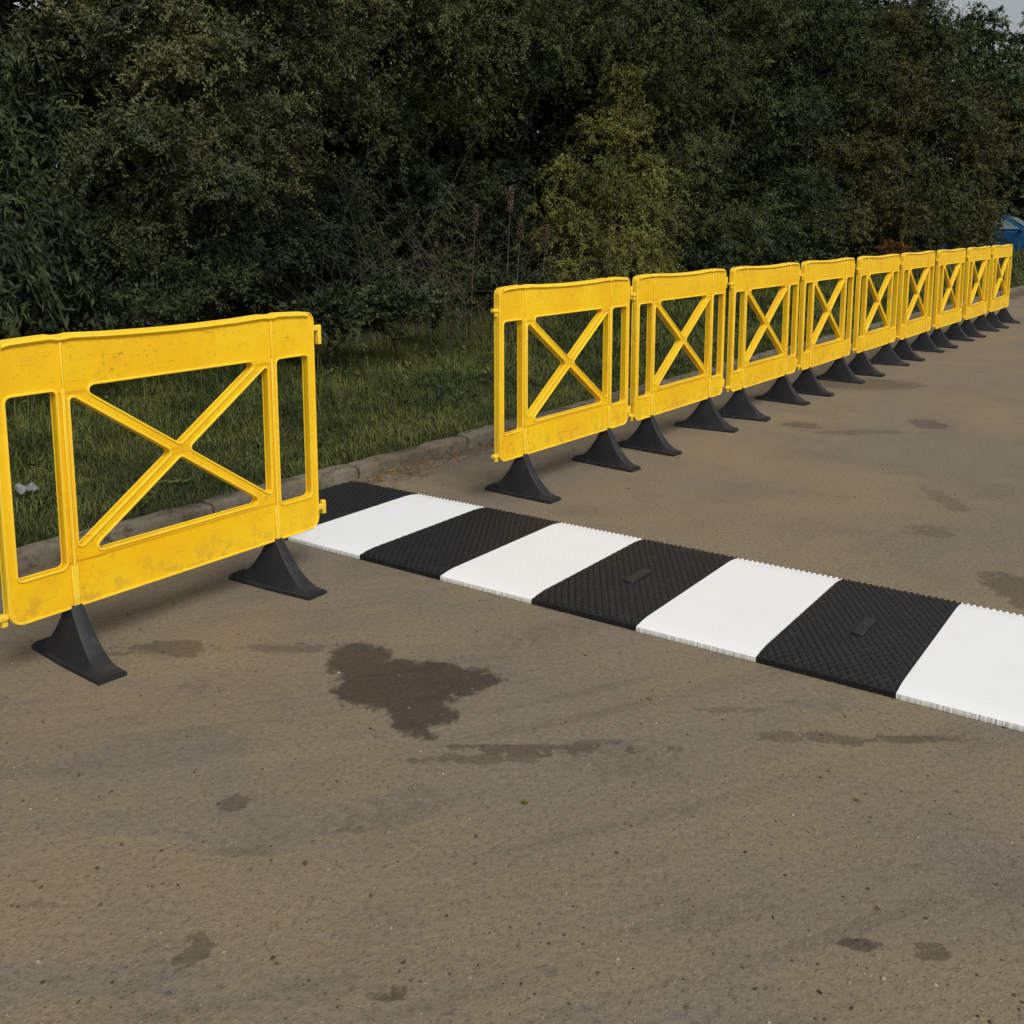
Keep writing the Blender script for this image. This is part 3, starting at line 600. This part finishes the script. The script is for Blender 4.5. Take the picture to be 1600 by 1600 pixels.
# bare twiggy shrub
T=Tubes(); b=hp(670,470,2.75)
for i in range(90):
    a0=Vector((random.uniform(-1.2,1.1),random.uniform(-.3,.4),0)); az=random.gauss(0,1.0); ln=random.uniform(.6,2.7); up=random.uniform(.5,1)
    pts=[];q=a0.copy(); dr=Vector((math.sin(az)*.5,random.uniform(-.3,.1),up)).normalized()
    for j in range(9):
        pts.append(q.copy()); q=q+dr*ln/8; dr=(dr+Vector((math.sin(az)*.10+random.gauss(0,.10),random.gauss(0,.10),-.08))).normalized()
    r0=random.uniform(.002,.005); T.add(pts,[r0*(1-.75*j/8) for j in range(9)],4)
    for j in (2,3,4,5,6,7):
        if random.random()<.8:
            d2=(pts[j]-pts[j-1]).normalized()+Vector((random.gauss(0,.6),random.gauss(0,.5),random.gauss(0,.5))); e2=pts[j]+d2.normalized()*random.uniform(.1,.4); T.add([pts[j],(pts[j]+e2)/2+Vector((0,0,.02)),e2],[r0*.5,r0*.38,r0*.2],3)
o=mobj('bare_shrub',T.mesh('bare_shrub'),M_TWIG); o.location=(b.x,b.y,.08); tag(o,'bare grey twiggy shrub in the dark gap of the hedge','shrub')
for i,(px,top,d) in enumerate([(735,330,2.6),(790,300,2.7),(805,350,2.65),(845,360,2.7)]):
    bp=hp(px,470,d); ht=hp(px,top,d).z
    rt=thing('seed_stalk',['thin pale seed stalk farthest left beside the first barrier','tall rusty seed stalk reaching up above the first barrier','leaning rusty seed stalk behind the first barrier','short rusty seed stalk nearest the yellow green shrub'][i],'plant',(bp.x,bp.y,.06),0,'dead seed stalks in front of the hedge')
    T=Tubes(); T.add([(0,0,0),(.02,0,ht*.5),(.06,.02,ht)],[.006,.005,.003],5); mobj('stem',T.mesh('stem'),M_TWIG,rt)
    n=600; z=rng.uniform(ht*.84,ht*1.0,n); c=np.stack([.02+.04*(z/ht)**2+rng.normal(size=n)*.013,rng.normal(size=n)*.013,z],1)
    v,f=leaf_quads(c,rng.normal(size=(n,3)),rng.uniform(.014,.026,n),rng.uniform(.011,.017,n)); mobj('seed_head',np_mesh('seed_head',v,f),M_RUST,rt)
# litter
bm=bmesh.new(); bmesh.ops.create_grid(bm,x_segments=18,y_segments=12,size=.5)
for v in bm.verts:
    x,y=v.co.x,v.co.y; rr=1-.5*(x*x+y*y)*random.uniform(.6,1.6)
    v.co=Vector((x*.12*rr+.008*math.sin(y*13),y*.08*rr,.02+.014*math.sin(x*9+y*5)*math.cos(y*8-x*3)+random.uniform(-.003,.003)))
o=mobj('litter',from_bm('litter',bm,60),mat_plain('dull_white_plastic',(.19,.20,.20),.5)); p=gp(42,768,.09); o.location=(p.x,p.y,.09); o.rotation_euler=(.3,.1,.5); tag(o,'crumpled white plastic litter lying in the grass behind the left barrier','litter')

# ------------------------------------------------------------------ car far right
def car(px,y,rz):
    x,_,_=far(px,y,0)
    rt=thing('parked_car','blue car parked far down the road at the right edge','car',(x,y,0),rz)
    M_BL=mat_plain('blue_paint',(.02,.11,.26),.3,.5); M_GL=mat_plain('pale_glass',(.24,.31,.35),.12,.8); M_T=mat_rubber('tyre_rubber'); M_RM=mat_plain('wheel_rim',(.4,.4,.42),.3,.5,Metallic=.8)
    prof=[(2.05,.35),(2.12,.55),(2.05,.72),(1.75,.86),(1.05,.98),(.95,1.0),(-1.75,1.02),(-2.05,.95),(-2.10,.6),(-2.05,.32)]
    cab=[(1.02,.99),(.25,1.50),(0,1.56),(-1.2,1.55),(-1.55,1.48),(-1.95,1.0)]
    bm=bmesh.new()
    def loft(pr,secs):
        rs=[[bm.verts.new((x_*sc,yy,z_ if z_<.6 else .6+(z_-.6)*zs)) for x_,z_ in pr] for yy,sc,zs in secs]
        n=len(pr)
        for a,b_ in zip(rs,rs[1:]):
            for k in range(n): bm.faces.new((a[k],a[(k+1)%n],b_[(k+1)%n],b_[k]))
        bm.faces.new(rs[0]); bm.faces.new(rs[-1][::-1])
    loft(prof,[(-.84,.955,.93),(-.80,.985,.98),(-.6,1,1),(.6,1,1),(.80,.985,.98),(.84,.955,.93)])
    bmesh.ops.recalc_face_normals(bm,faces=bm.faces); mobj('body',from_bm('body',bm,30),M_BL,rt)
    bm=bmesh.new(); n=len(cab); A=[bm.verts.new((x_,-.76+.13*((z_-.99)/.57),z_)) for x_,z_ in cab]; B=[bm.verts.new((x_,.76-.13*((z_-.99)/.57),z_)) for x_,z_ in cab]
    for k in range(n): bm.faces.new((A[k],A[(k+1)%n],B[(k+1)%n],B[k]))
    bm.faces.new(A); bm.faces.new(B[::-1]); bmesh.ops.recalc_face_normals(bm,faces=bm.faces); bmesh.ops.bevel(bm,geom=list(bm.edges),offset=.03,segments=2,affect='EDGES'); mobj('cabin',from_bm('cabin',bm,30),M_BL,rt)
    def quad(nm,pts,mt):
        me=bpy.data.meshes.new(nm); me.from_pydata(pts,[],[tuple(range(len(pts)))]); mobj(nm,me,mt,rt)
    quad('windscreen',[(1.0,-.66,1.05),(1.0,.66,1.05),(.34,.56,1.485),(.34,-.56,1.485)],M_GL)
    for sg in (-1,1):
        f=lambda z_:(.785-.13*((z_-.99)/.57))*sg
        quad('side_window',[(.72,f(1.07),1.07),(.16,f(1.44),1.44),(-.45,f(1.46),1.46),(-.45,f(1.07),1.07)],M_GL)
        quad('side_window',[(-.55,f(1.07),1.07),(-.55,f(1.46),1.46),(-1.3,f(1.44),1.44),(-1.62,f(1.08),1.08)],M_GL)
        bm=bmesh.new(); bmesh.ops.create_uvsphere(bm,u_segments=12,v_segments=8,radius=1,matrix=Matrix.Translation((1.93,sg*.60,.68))@Matrix.Diagonal((.14,.17,.085,1))); mobj('headlight',from_bm('headlight',bm,50),M_GL,rt)
        bm=bmesh.new(); box(bm,.72,.86,min(sg*.78,sg*.96),max(sg*.78,sg*.96),1.0,1.12); bmesh.ops.bevel(bm,geom=list(bm.edges),offset=.03,segments=2,affect='EDGES'); mobj('wing_mirror',from_bm('wing_mirror',bm,50),M_BL,rt)
        for xx in (1.3,-1.3):
            bm=bmesh.new(); bmesh.ops.create_cone(bm,segments=28,radius1=.31,radius2=.31,depth=.2,cap_ends=True,matrix=Matrix.Rotation(math.pi/2,4,'X')); bmesh.ops.bevel(bm,geom=[e for e in bm.edges if len(e.link_faces)==2 and e.calc_face_angle()>1],offset=.03,segments=2,affect='EDGES')
            w_=mobj('wheel',from_bm('wheel',bm,40),M_T,rt); w_.location=(xx,sg*.78,.31)
            bm=bmesh.new(); bmesh.ops.create_cone(bm,segments=20,radius1=.19,radius2=.17,depth=.216,cap_ends=True,matrix=Matrix.Rotation(math.pi/2,4,'X')); mobj('rim',from_bm('rim',bm,40),M_RM,w_)
car(1568,37,math.radians(-38))
